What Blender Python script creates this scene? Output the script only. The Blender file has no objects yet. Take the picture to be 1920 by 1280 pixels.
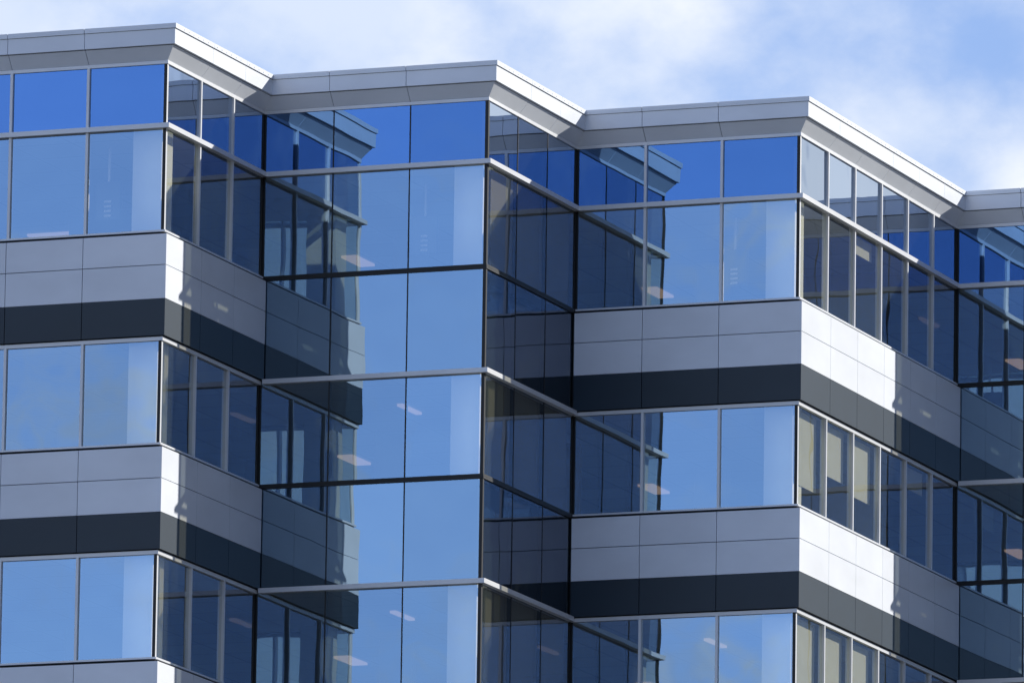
import bpy, math, random
from mathutils import Vector, Matrix
random.seed(7)
sc=bpy.context.scene
# ------------------------------------------------------------------ materials
def mat(name):
    m=bpy.data.materials.new(name);m.use_nodes=True
    nt=m.node_tree;nt.nodes.clear()
    o=nt.nodes.new('ShaderNodeOutputMaterial')
    return m,nt,o
def N(nt,t,**k):
    n=nt.nodes.new(t)
    for a,b in k.items(): setattr(n,a,b)
    return n
def solid(name,col,rough=.5,metal=0.,var=.08,scale=1.2,bump=0.,rand=0.0,spec=.5):
    m,nt,o=mat(name)
    p=N(nt,'ShaderNodeBsdfPrincipled');p.inputs['Roughness'].default_value=rough;p.inputs['Metallic'].default_value=metal
    p.inputs['Specular IOR Level'].default_value=spec
    tc=N(nt,'ShaderNodeTexCoord');mp=N(nt,'ShaderNodeMapping');mp.inputs['Scale'].default_value=(1,1,1.8)
    nz=N(nt,'ShaderNodeTexNoise');nz.inputs['Scale'].default_value=scale;nz.inputs['Detail'].default_value=6
    nt.links.new(tc.outputs['Object'],mp.inputs[0]);nt.links.new(mp.outputs[0],nz.inputs['Vector'])
    mr=N(nt,'ShaderNodeMapRange');mr.inputs[1].default_value=.3;mr.inputs[2].default_value=.7
    mr.inputs[3].default_value=1-var;mr.inputs[4].default_value=1+var
    nt.links.new(nz.outputs['Fac'],mr.inputs[0])
    v=mr.outputs[0]
    if rand:
        oi=N(nt,'ShaderNodeObjectInfo');r2=N(nt,'ShaderNodeMapRange')
        r2.inputs[3].default_value=1-rand;r2.inputs[4].default_value=1+rand
        nt.links.new(oi.outputs['Random'],r2.inputs[0])
        mu=N(nt,'ShaderNodeMath',operation='MULTIPLY');nt.links.new(v,mu.inputs[0]);nt.links.new(r2.outputs[0],mu.inputs[1]);v=mu.outputs[0]
    sca=N(nt,'ShaderNodeVectorMath',operation='SCALE');sca.inputs[0].default_value=col
    nt.links.new(v,sca.inputs['Scale']);nt.links.new(sca.outputs[0],p.inputs['Base Color'])
    if bump:
        b=N(nt,'ShaderNodeBump');b.inputs['Distance'].default_value=bump
        nt.links.new(nz.outputs['Fac'],b.inputs['Height']);nt.links.new(b.outputs[0],p.inputs['Normal'])
    nt.links.new(p.outputs[0],o.inputs[0])
    return m
def glass(name,Rn,Rg,T,wave=.004,veil=None):
    m,nt,o=mat(name)
    lw=N(nt,'ShaderNodeLayerWeight');lw.inputs['Blend'].default_value=.5
    cr=N(nt,'ShaderNodeValToRGB');e=cr.color_ramp.elements
    e[0].position=.08;e[0].color=(*Rn,1);e[1].position=.66;e[1].color=(*Rg,1)
    nt.links.new(lw.outputs['Facing'],cr.inputs[0])
    tc=N(nt,'ShaderNodeTexCoord')
    oi=N(nt,'ShaderNodeObjectInfo');ad=N(nt,'ShaderNodeVectorMath',operation='MULTIPLY_ADD')
    ad.inputs[1].default_value=(1,1,1)
    sc3=N(nt,'ShaderNodeVectorMath',operation='SCALE');sc3.inputs[0].default_value=(37,91,53)
    nt.links.new(oi.outputs['Random'],sc3.inputs['Scale'])
    nt.links.new(tc.outputs['Object'],ad.inputs[0]);nt.links.new(sc3.outputs[0],ad.inputs[2])
    nz=N(nt,'ShaderNodeTexNoise');nz.inputs['Scale'].default_value=.9;nz.inputs['Detail'].default_value=1
    nt.links.new(ad.outputs[0],nz.inputs['Vector'])
    b=N(nt,'ShaderNodeBump');b.inputs['Distance'].default_value=wave
    nt.links.new(nz.outputs['Fac'],b.inputs['Height'])
    g=N(nt,'ShaderNodeBsdfGlossy');g.inputs['Roughness'].default_value=.0
    # each pane's coating differs slightly
    pv=N(nt,'ShaderNodeMapRange');pv.inputs[3].default_value=.92;pv.inputs[4].default_value=1.08
    nt.links.new(oi.outputs['Random'],pv.inputs[0])
    pc=N(nt,'ShaderNodeVectorMath',operation='SCALE');nt.links.new(cr.outputs[0],pc.inputs[0]);nt.links.new(pv.outputs[0],pc.inputs['Scale'])
    nt.links.new(pc.outputs[0],g.inputs['Color']);nt.links.new(b.outputs[0],g.inputs['Normal'])
    t=N(nt,'ShaderNodeBsdfTransparent')
    inv=N(nt,'ShaderNodeVectorMath',operation='SUBTRACT');inv.inputs[0].default_value=(1,1,1)
    nt.links.new(cr.outputs[0],inv.inputs[1])
    mu=N(nt,'ShaderNodeVectorMath',operation='MULTIPLY');mu.inputs[1].default_value=T
    nt.links.new(inv.outputs[0],mu.inputs[0]);nt.links.new(mu.outputs[0],t.inputs['Color'])
    a=N(nt,'ShaderNodeAddShader');nt.links.new(g.outputs[0],a.inputs[0]);nt.links.new(t.outputs[0],a.inputs[1])
    if veil:
        d=N(nt,'ShaderNodeBsdfDiffuse');d.inputs['Color'].default_value=(*veil,1)
        a2=N(nt,'ShaderNodeAddShader');nt.links.new(a.outputs[0],a2.inputs[0]);nt.links.new(d.outputs[0],a2.inputs[1]);a=a2
    nt.links.new(a.outputs[0],o.inputs[0])
    return m
RG=(.19,.21,.26)
M_tglass=glass('transom_glass',(.11,.22,.43),(.46,.54,.66),(.30,.36,.40))
M_glass=glass('vision_glass',(.21,.30,.40),RG,(.74,.77,.74),veil=(.018,.022,.020))
M_sglass=glass('spandrel_glass',(.25,.34,.43),RG,(.40,.45,.48),veil=(.006,.010,.012))
M_panel=solid('light_metal_panel',(.82,.86,.92),.42,.0,.05,.8,0,.03,.8)
M_dark=solid('charcoal_metal_panel',(.012,.029,.047),.46,0,.08,.8,0,.06,.5)
M_alu=solid('aluminium',(.78,.795,.82),.35,.1,.04)
M_cap=solid('parapet_metal',(.84,.88,.94),.38,.0,.05,.9,0,.03,1.0)
M_black=solid('black_gasket',(.008,.009,.011),.5,0,.05)
M_core=solid('dark_backing',(.012,.013,.016),.8,0,.05)
M_spb=solid('spandrel_backing',(.03,.04,.055),.8,0,.05,.5)
M_tdk=solid('plenum_backing',(.025,.03,.035),.8,0,.1,.5)
M_int=solid('interior_white_paint',(.90,.90,.88),.8,0,.03)
M_wall=solid('interior_wall',(.28,.28,.27),.9,0,.3,.35)
M_floor=solid('carpet',(.14,.14,.14),.95,0,.1)
M_blind=solid('blind_fabric',(.60,.60,.54),.9,0,.05)
M_shade=solid('grey_screen_fabric',(.22,.215,.21),.9,0,.05)
M_conc=solid('roof_gravel',(.30,.30,.29),.9,0,.15,3)
M_ground=solid('ground_paving',(.09,.09,.09),.9,0,.2,.15)
M_scr=solid('screen_plastic',(.02,.02,.025),.4)
# ceiling tiles
M_ceil,nt,o=mat('ceiling_tiles')
p=N(nt,'ShaderNodeBsdfPrincipled');p.inputs['Roughness'].default_value=.9
tc=N(nt,'ShaderNodeTexCoord');mp=N(nt,'ShaderNodeMapping');mp.inputs['Rotation'].default_value=(0,0,.367)
br=N(nt,'ShaderNodeTexBrick');br.offset=0;br.inputs['Scale'].default_value=1;br.inputs['Brick Width'].default_value=1.2;br.inputs['Row Height'].default_value=1.2
br.inputs['Mortar Size'].default_value=.02;br.inputs['Color1'].default_value=(.48,.48,.46,1);br.inputs['Color2'].default_value=(.42,.42,.41,1);br.inputs['Mortar'].default_value=(.33,.33,.33,1)
nt.links.new(tc.outputs['Object'],mp.inputs[0]);nt.links.new(mp.outputs[0],br.inputs['Vector']);nt.links.new(br.outputs['Color'],p.inputs['Base Color']);nt.links.new(p.outputs[0],o.inputs[0])
M_lamp,nt,o=mat('fluorescent_tube')
em=N(nt,'ShaderNodeEmission');em.inputs['Color'].default_value=(1,.78,.68,1);em.inputs['Strength'].default_value=.27
nt.links.new(em.outputs[0],o.inputs[0])
# ------------------------------------------------------------------ plan (fitted survey)
f_px=18957.;PIT=.18363;ROL=.014814;a=.36747;b=.36411
LA,LB,LB2=4.56,4.822,9.603
EYE=1.7
tA=Vector((math.cos(a),-math.sin(a)));tB=Vector((math.sin(b),math.cos(b)))
nA=Vector((-math.sin(a),-math.cos(a)));nB=Vector((math.cos(b),-math.sin(b)))
mit=(nA+nB)/(1+nA.dot(nB))
P1=Vector((-.518,186.8))
Fz=34.128+4+EYE          # level of the top sunshade
WA=1.56;WB=LB/3
gA=[0,1.43,2.99,LA]
class Face: pass
faces=[]
def addface(kind,typ,start,L,grid,vis):
    f=Face();f.kind=kind;f.typ=typ;f.o=start;f.L=L;f.g=grid;f.vis=vis
    f.t,f.n=(tA,nA) if kind=='A' else (tB,nB)
    faces.append(f);return start+f.t*L
C0=P1-tA*LA;P0=C0-tB*LB
LA0=9.39
S=P0-tA*LA0
Pm=S-tB*LB
Sm=Pm-tA*LA
gB=[0,WB,2*WB,LB];gB2=[WB*i for i in range(6)]+[LB2];gA0=[LA0-x for x in [9.39,7.82,6.26,4.69,3.13,1.57,0]]
q=Sm
q=addface('A','G',q,LA,gA,False)
q=addface('B','G',q,LB,gB,False)
q=addface('A','P',q,LA0,gA0,True)
q=addface('B','P',q,LB,gB,True)
q=addface('A','G',q,LA,gA,True)
q=addface('B','G',q,LB,gB,True)
q=addface('A','P',q,LA,gA,True)
q=addface('B','P',q,LB2,gB2,True)
q=addface('A','G',q,LA,gA,True)
q=addface('B','G',q,LB,gB,True)
q=addface('A','P',q,LA,gA,False)
q=addface('B','P',q,LB,gB,False)
# ------------------------------------------------------------------ builders
col=sc.collection
root=bpy.data.objects.new('office_building',None);col.objects.link(root)
root['label']="glass and metal office building with zigzag facade against the sky";root['category']="building"
def pos(f,s,d,z,m=False):
    v=f.o+f.t*s
    v=v+(mit*d if m else f.n*d)
    return (v.x,v.y,z)
class MB:
    def __init__(s): s.v=[];s.f=[];s.mi=[]
    def prism(self,f,s0,s1,prof,ml=False,mr=False,mi=0):
        k=len(self.v);n=len(prof)
        for d,z in prof:self.v.append(pos(f,s0,d,z,ml))
        for d,z in prof:self.v.append(pos(f,s1,d,z,mr))
        for i in range(n):
            j=(i+1)%n;self.f.append((k+i,k+j,k+n+j,k+n+i));self.mi.append(mi)
        self.f.append(tuple(range(k,k+n))[::-1]);self.f.append(tuple(range(k+n,k+2*n)));self.mi+= [mi,mi]
    def box(self,f,s0,s1,z0,z1,d0,d1,ml=False,mr=False,mi=0):
        self.prism(f,s0,s1,[(d0,z0),(d1,z0),(d1,z1),(d0,z1)],ml,mr,mi)
    def quad(self,f,s0,s1,z0,z1,d=0,tilt=0,mi=0):
        A=random.gauss(0,tilt) if tilt else 0;B=random.gauss(0,tilt) if tilt else 0
        sm,zm=(s0+s1)/2,(z0+z1)/2
        k=len(self.v)
        for s,z in((s0,z0),(s1,z0),(s1,z1),(s0,z1)):self.v.append(pos(f,s,d+A*(s-sm)+B*(z-zm),z))
        self.f.append((k,k+1,k+2,k+3));self.mi.append(mi)
    def wbox(self,c,ax,ay,hx,hy,z0,z1,mi=0):
        k=len(self.v)
        for z in(z0,z1):
            for sx,sy in((-1,-1),(1,-1),(1,1),(-1,1)):
                p=c+ax*hx*sx+ay*hy*sy;self.v.append((p.x,p.y,z))
        for q in((0,3,2,1),(4,5,6,7),(0,1,5,4),(1,2,6,5),(2,3,7,6),(3,0,4,7)):
            self.f.append(tuple(k+i for i in q));self.mi.append(mi)
    def obj(self,name,mats,parent=root,stuff=False,label=None):
        me=bpy.data.meshes.new(name);me.from_pydata(self.v,[],self.f)
        for m in (mats if isinstance(mats,list) else [mats]):me.materials.append(m)
        for p,i in zip(me.polygons,self.mi):p.material_index=i
        import bmesh
        bm=bmesh.new();bm.from_mesh(me)
        if len(self.f)>1: bmesh.ops.recalc_face_normals(bm,faces=bm.faces)
        bm.to_mesh(me);bm.free()
        ob=bpy.data.objects.new(name,me);col.objects.link(ob)
        if parent is not None: ob.parent=parent
        if stuff: ob['kind']='stuff'
        if label: ob['label']=label
        return ob
TOPR=1.18
NV=4  # individually built storeys
low_glass,low_frame=MB(),MB()
for f in faces:
    ml=(f.kind=='B');mr=(f.kind=='A')
    c0=0 if ml else .03; c1=f.L if mr else f.L-.03
    g=f.g;n=len(g)-1
    pan=f.typ=='P'
    def span(i):
        s0=c0 if i==0 else g[i]; s1=c1 if i==n-1 else g[i+1]
        return s0,s1,(ml and i==0),(mr and i==n-1)
    # ---- parapet
    T=Fz
    fas,cov,cap,core=MB(),MB(),MB(),MB()
    for i in range(n):
        s0=g[i] if i else 0;s1=g[i+1]
        e0=.0 if i==0 else .006;e1=.0 if i==n-1 else .006
        L0=(i==0);R1=(i==n-1)
        a0,a1=s0+e0,s1-e1
        fas.box(f,a0,a1,T+1.50,T+1.79,.20,.26,L0,R1)
        cov.prism(f,a0,a1,[(-.02,T+1.25),(.03,T+1.25),(.215,T+1.485),(.19,T+1.495),(-.02,T+1.3)],L0,R1)
        cap.prism(f,a0,a1,[(.265,T+1.795),(.285,T+1.795),(.285,T+1.885),(-.42,T+1.905),(-.42,T+1.87),(.265,T+1.865)],L0,R1)
        r=a0+.12
        while r<a1-.1:
            cap.box(f,r-.009,r+.009,T+1.822,T+1.84,.285,.292);r+=.235
    core.prism(f,0,f.L,[(-.40,T+1.2),(-.03,T+1.2),(.19,T+1.49),(.19,T+1.86),(-.40,T+1.86)],True,True)
    for o_,nm,mt in((fas,'parapet_fascia',M_cap),(cov,'parapet_soffit',M_cap),(cap,'parapet_cap',M_cap),(core,'parapet_core',M_core)):
        o_.obj(nm,mt)
    hf=MB();hf.box(f,c0,c1,T+TOPR,T+TOPR+.065,-.02,.035 if pan else .03,ml,mr);hf.obj('head_frame',M_alu)
    for i in range(n):
        w=MB();w.quad(f,g[i],g[i+1],T,T+TOPR,0,.0016);w.obj('transom_window',M_tglass)
    bk=MB();bk.box(f,0,f.L,T+.03,T+TOPR+.05,-.22,-.18,True,True);bk.obj('plenum_wall',M_tdk)
    sh=MB();sh.box(f,c0,c1,T-.045,T+.045,.0,.11,ml,mr);sh.obj('sunshade',M_alu)
    for k in range(9):
        T=Fz-4*k
        if T-4<0: break
        ind=(k<NV and f.vis)
        def emit(mb,name,mats,lab=None):
            if ind: mb.obj(name,mats,label=lab)
            else:
                tgt=low_frame
                off=len(tgt.v);tgt.v+=mb.v;tgt.f+=[tuple(x+off for x in q) for q in mb.f]
                idx={M_alu.name:0,M_black.name:1,M_panel.name:2,M_dark.name:3,M_core.name:4,M_spb.name:5}[mats.name]
                tgt.mi+=[idx]*len(mb.f)
        if k>0:
            if not pan:
                m_=MB();m_.box(f,.10 if not ml else 0,f.L-.10 if not mr else f.L,T-.045,T+.045,0,.11,ml,mr);emit(m_,'sunshade',M_alu)
            else:
                m_=MB();m_.box(f,c0,c1,T-.05,T+.02,-.02,.05,ml,mr);emit(m_,'head_frame',M_alu)
        for i in range(n):
            if ind:
                w=MB();w.quad(f,g[i],g[i+1],T-2.0,T,0,.0016);w.obj('window',M_glass)
            else: low_glass.quad(f,g[i],g[i+1],T-2.0,T,0,.0016)
        if pan:
            m_=MB();m_.box(f,c0,c1,T-2.0,T-1.965,-.02,.05,ml,mr);emit(m_,'window_sill',M_alu)
            m_=MB();m_.box(f,0,f.L,T-4.0,T-2.003,-.10,.012,True,True);emit(m_,'panel_backing',M_core)
            rows=[(T-2.63,T-2.055,M_panel),(T-3.27,T-2.645,M_panel),(T-3.96,T-3.275,M_dark)]
            for i in range(n):
                s0,s1,x0,x1=span(i)
                s0+=0 if x0 else .007;s1-=0 if x1 else .007
                for z0,z1,mt in rows:
                    m_=MB();m_.box(f,s0,s1,z0,z1,.03,.11 if mt is M_panel else .105,x0,x1)
                    emit(m_,'cladding_panel' if mt is M_panel else 'dark_cladding_panel',mt)
        else:
            m_=MB();m_.box(f,c0,c1,T-2.05,T-2.005,-.02,.035,ml,mr);m_.box(f,c0,c1,T-2.0,T-1.96,-.02,.03,ml,mr)
            emit(m_,'dark_transom',M_black)
            for i in range(n):
                if ind:
                    w=MB();w.quad(f,g[i],g[i+1],T-4.0,T-2.0,0,.0016);w.obj('spandrel_window',M_sglass)
                else: low_glass.quad(f,g[i],g[i+1],T-4.0,T-2.0,0,.0016)
            m_=MB();m_.box(f,0,f.L,T-3.98,T-2.03,-.20,-.15,True,True);emit(m_,'spandrel_backing',M_spb)
            if ml and ind:
                for i in range(n):
                    m_=MB();m_.box(f,g[i]+(.55 if i==0 else .01),g[i+1]-.01,T-1.97,T-.02,-.14,-.13)
                    m_.obj('sun_blocking_shade',M_shade)  # drawn shades added to stop sun crossing the glass corner onto the neighbouring face
        zt=T+TOPR if k==0 else T-.05
        zb=T-1.965 if pan else T-4
        for i in range(1,n):
            m_=MB()
            if pan:m_.box(f,g[i]-.026,g[i]+.026,zb,zt,-.08,.045)
            else:m_.box(f,g[i]-.012,g[i]+.012,zb,zt,-.08,.008)
            emit(m_,'mullion',M_alu if pan else M_black)
        m_=MB()
        if ml: m_.box(f,0,.045,zb,zt,-.03,.02,True,False)
        else:  m_.box(f,f.L-.045,f.L,zb,zt,-.03,.02,False,True)
        emit(m_,'corner_post',M_alu if (pan and ml) else M_black)
        m_=MB()
        if ml: m_.box(f,f.L-.05,f.L-.001,zb,zt,-.03,.012)
        else: m_.box(f,.001,.05,zb,zt,-.03,.012)
        emit(m_,'corner_gasket',M_black)
low_glass.obj('outer_glazing',M_glass,stuff=True)
low_frame.obj('outer_cladding',[M_alu,M_black,M_panel,M_dark,M_core,M_spb],stuff=True)
# ------------------------------------------------------------------ slabs / interior
verts=[faces[0].o]+[f.o+f.t*f.L for f in faces]
def inset(d):
    pts=[]
    for i,v in enumerate(verts): pts.append(v+mit*d if 0<i<len(verts)-1 else v+(faces[0].n if i==0 else faces[-1].n)*d)
    return pts
back=24.
Tdir=(verts[-1]-verts[0]).normalized();Nb=Vector((-Tdir.y,Tdir.x))
def slab(name,d,z0,z1,mats,depth=back,mi=(0,1,0)):
    pts=inset(d);pts=pts+[verts[-1]+Nb*depth,verts[0]+Nb*depth]
    m=MB();n=len(pts)
    m.v=[(p.x,p.y,z0) for p in pts]+[(p.x,p.y,z1) for p in pts]
    m.f=[tuple(range(n))[::-1],tuple(range(n,2*n))];m.mi=[mi[0],mi[1]]
    for i in range(n):
        j=(i+1)%n;m.f.append((i,j,n+j,n+i));m.mi.append(mi[2])
    return m.obj(name,mats)
slab('roof_deck',-.23,Fz+.02,Fz+1.25,[M_ceil,M_conc,M_core],mi=(0,1,2))
for k in range(1,9):
    T=Fz-4*k
    slab('floor_slab',-.23,T+.02,T+.9,[M_ceil,M_floor,M_int])
m=MB()
ctr=(verts[0]+verts[-1])/2
half=(verts[-1]-verts[0]).length/2
m.wbox(ctr+Nb*(back+.2),Tdir,Nb,half+.4,.15,0,Fz+1.85)
m.wbox(verts[0]+Nb*(back/2)-Tdir*.2,Tdir,Nb,.15,back/2-.6,0,Fz+1.85)
m.wbox(verts[-1]+Nb*(back/2)+Tdir*.2,Tdir,Nb,.15,back/2-.6,0,Fz+1.85)
m.obj('rear_wall',M_panel)
m=MB();m.wbox(ctr+Nb*14,Tdir,Nb,half-.5,.1,0,Fz+.01);m.obj('core_wall',M_wall)
for f in faces:
    if f.kind!='A' or not f.vis: continue
    for k in range(4):
        T=Fz-4*k
        c=MB();cc=f.o+f.t*(f.L-.46)+f.n*(-.50)
        c.wbox(cc,f.t,f.n,.29,.26,T-3.09,T+.018);c.obj('interior_column',M_int)
        if f.L<6:
            l=MB();l.wbox(f.o+f.t*(-1.38+random.uniform(-.06,.06))+f.n*(-8.4),f.t,f.n,.16,.5,T-.03,T+.015);l.obj('ceiling_lamp',M_lamp)
        else:
            for sj,dd in (((3.2,9.0),(4.3,8.6)) if k==0 else ((1.9,8.2),)):
                l=MB();l.wbox(f.o+f.t*sj+f.n*(-dd),f.t,f.n,.5,.12,T-.03,T+.015);l.obj('ceiling_lamp',M_lamp)
        if random.random()<.3:
            l=MB();l.wbox(f.o+f.t*(f.L*random.uniform(.35,.6))+f.n*(-3.4),f.t,f.n,.06,.5,T-.03,T+.015);l.obj('ceiling_lamp',M_lamp)
        for ps,pd,pw in ((f.L*.55,-6.6,1.0),(f.L*.1,-5.2,.35)):
            w=MB();w.wbox(f.o+f.t*ps+f.n*(pd-random.uniform(0,1.5)),f.t,f.n,pw,.06,T-3.09,T+.018);w.obj('interior_partition',M_wall)
for f in faces:
    if f.kind=='B' and f.L>9:
        for k,i,dr in ((1,0,1.5),(1,1,1.05),(1,2,1.2),(2,0,1.6),(2,1,1.2),(2,2,.9),(1,4,.5),(0,2,.4)):
            m=MB();T=Fz-4*k;m.box(f,f.g[i]+.28,f.g[i+1]-.06,T-dr,T-.06,-.16,-.15);m.obj('roller_blind',M_blind)
for fi,so in ((2,1.85),(4,1.90),(6,1.90)):
    f=faces[fi]
    e=bpy.data.objects.new('hanging_screen',None);col.objects.link(e)
    cc=f.o+f.t*(f.L-so)+f.n*(-1.7);e.location=(cc.x,cc.y,Fz-1.2)
    e['label']="dark display screen hanging from the office ceiling";e['category']="screen";e['group']="screens hanging from the ceiling"
    inv=Matrix.Translation(-Vector((cc.x,cc.y,Fz-1.2)))
    m=MB();m.wbox(cc,f.t,f.n,.24,.04,Fz-1.35,Fz-.62);o_=m.obj('screen_panel',M_scr,parent=e);o_.matrix_parent_inverse=inv
    m=MB();m.wbox(cc,f.t,f.n,.02,.02,Fz-.62,Fz+.015);o_=m.obj('hanging_pole',M_alu,parent=e);o_.matrix_parent_inverse=inv
    m=MB()
    for j in range(4): m.wbox(cc+f.n*.055,f.t,f.n,.07,.012,Fz-1.30+.09*j,Fz-1.26+.09*j)
    o_=m.obj('vent_slat',M_int,parent=e);o_.matrix_parent_inverse=inv
# ------------------------------------------------------------------ ground
me=bpy.data.meshes.new('ground');R=6000
me.from_pydata([(-R,-R,0),(R,-R,0),(R,R,0),(-R,R,0)],[],[(0,1,2,3)]);me.materials.append(M_ground)
g_=bpy.data.objects.new('ground',me);col.objects.link(g_);g_['kind']='structure'
# ------------------------------------------------------------------ light
EL=math.radians(27);sd=Vector((5.74,2.27)).normalized()
AZ=math.atan2(sd.x,sd.y)
sv=Vector((sd.x*math.cos(EL),sd.y*math.cos(EL),math.sin(EL)))
sl=bpy.data.lights.new('sun','SUN');sl.energy=5;sl.angle=math.radians(.5);sl.color=(1,.96,.89)
so=bpy.data.objects.new('sun',sl);col.objects.link(so);so.rotation_euler=sv.to_track_quat('Z','Y').to_euler();so.location=(0,100,120)
w=bpy.data.worlds.new('World');sc.world=w;w.use_nodes=True;nt=w.node_tree;nt.nodes.clear()
out=N(nt,'ShaderNodeOutputWorld');bg=N(nt,'ShaderNodeBackground');bg.inputs['Strength'].default_value=.1
sk=N(nt,'ShaderNodeTexSky',sky_type='NISHITA');sk.sun_disc=False;sk.sun_elevation=EL;sk.sun_rotation=AZ
sk.dust_density=.15;sk.air_density=1.0
tn=N(nt,'ShaderNodeVectorMath',operation='MULTIPLY');tn.inputs[1].default_value=(1.28,1.31,1.68)
nt.links.new(sk.outputs[0],tn.inputs[0])
tc=N(nt,'ShaderNodeTexCoord')
sx=N(nt,'ShaderNodeSeparateXYZ');nt.links.new(tc.outputs['Generated'],sx.inputs[0])
ex=N(nt,'ShaderNodeMapRange');ex.inputs[1].default_value=-.1;ex.inputs[2].default_value=.7;ex.inputs[3].default_value=1.12;ex.inputs[4].default_value=.20
nt.links.new(sx.outputs['X'],ex.inputs[0])
t2=N(nt,'ShaderNodeVectorMath',operation='SCALE');nt.links.new(tn.outputs[0],t2.inputs[0]);nt.links.new(ex.outputs[0],t2.inputs['Scale'])
mp=N(nt,'ShaderNodeMapping');mp.inputs['Scale'].default_value=(1,1,1.4);mp.inputs['Location'].default_value=(.3,.1,.0)
nz=N(nt,'ShaderNodeTexNoise');nz.inputs['Scale'].default_value=22;nz.inputs['Detail'].default_value=8;nz.inputs['Roughness'].default_value=.54
nt.links.new(tc.outputs['Generated'],mp.inputs[0]);nt.links.new(mp.outputs[0],nz.inputs['Vector'])
cov=N(nt,'ShaderNodeMapRange');cov.inputs[1].default_value=.4;cov.inputs[2].default_value=.70;cov.inputs[3].default_value=-.13;cov.inputs[4].default_value=.095
nt.links.new(sx.outputs['Y'],cov.inputs[0])
wst=N(nt,'ShaderNodeMapRange');wst.inputs[1].default_value=-.75;wst.inputs[2].default_value=-.92;wst.inputs[3].default_value=0;wst.inputs[4].default_value=.26
nt.links.new(sx.outputs['X'],wst.inputs[0])
est=N(nt,'ShaderNodeMapRange');est.inputs[1].default_value=-.4;est.inputs[2].default_value=.6;est.inputs[3].default_value=0;est.inputs[4].default_value=-.16
yn=N(nt,'ShaderNodeMath',operation='LESS_THAN');yn.inputs[1].default_value=.3;nt.links.new(sx.outputs['Y'],yn.inputs[0])
nt.links.new(sx.outputs['X'],est.inputs[0])
em_=N(nt,'ShaderNodeMath',operation='MULTIPLY');nt.links.new(est.outputs[0],em_.inputs[0]);nt.links.new(yn.outputs[0],em_.inputs[1])
ad=N(nt,'ShaderNodeMath',operation='ADD');nt.links.new(nz.outputs['Fac'],ad.inputs[0]);nt.links.new(cov.outputs[0],ad.inputs[1])
ad2=N(nt,'ShaderNodeMath',operation='ADD');nt.links.new(ad.outputs[0],ad2.inputs[0]);nt.links.new(wst.outputs[0],ad2.inputs[1])
ad3=N(nt,'ShaderNodeMath',operation='ADD');nt.links.new(ad2.outputs[0],ad3.inputs[0]);nt.links.new(em_.outputs[0],ad3.inputs[1])
mr=N(nt,'ShaderNodeMapRange');mr.interpolation_type='SMOOTHSTEP';mr.inputs[1].default_value=.38;mr.inputs[2].default_value=.61
nt.links.new(ad3.outputs[0],mr.inputs[0])
mp2=N(nt,'ShaderNodeMapping');mp2.inputs['Location'].default_value=(5.3,2.1,1.0)
nz2=N(nt,'ShaderNodeTexNoise');nz2.inputs['Scale'].default_value=26;nz2.inputs['Detail'].default_value=7
nt.links.new(tc.outputs['Generated'],mp2.inputs[0]);nt.links.new(mp2.outputs[0],nz2.inputs['Vector'])
cr=N(nt,'ShaderNodeMapRange');cr.inputs[1].default_value=.38;cr.inputs[2].default_value=.56;nt.links.new(nz2.outputs['Fac'],cr.inputs[0])
cc_=N(nt,'ShaderNodeMix',data_type='RGBA');cc_.inputs['A'].default_value=(7.2,8.2,10.1,1);cc_.inputs['B'].default_value=(10.0,10.3,10.8,1)
nt.links.new(cr.outputs[0],cc_.inputs['Factor'])
mx=N(nt,'ShaderNodeMix',data_type='RGBA')
nt.links.new(mr.outputs[0],mx.inputs['Factor']);nt.links.new(t2.outputs[0],mx.inputs['A']);nt.links.new(cc_.outputs['Result'],mx.inputs['B'])
nt.links.new(mx.outputs['Result'],bg.inputs['Color']);nt.links.new(bg.outputs[0],out.inputs[0])
# ------------------------------------------------------------------ camera
cam=bpy.data.cameras.new('camera');cam.sensor_width=36;cam.lens=f_px/1920*36;cam.clip_end=20000;cam.clip_start=.5
co=bpy.data.objects.new('camera',cam);col.objects.link(co)
fw=Vector((0,math.cos(PIT),math.sin(PIT)));up=Vector((0,-math.sin(PIT),math.cos(PIT)));rt=Vector((1,0,0))
r2=rt*math.cos(ROL)+up*math.sin(ROL);u2=up*math.cos(ROL)-rt*math.sin(ROL)
mm=Matrix((r2,u2,-fw)).transposed().to_4x4();mm.translation=(0,0,EYE)
co.matrix_world=mm
sc.camera=co
sc.view_settings.view_transform='Standard';sc.view_settings.look='None';sc.view_settings.exposure=0
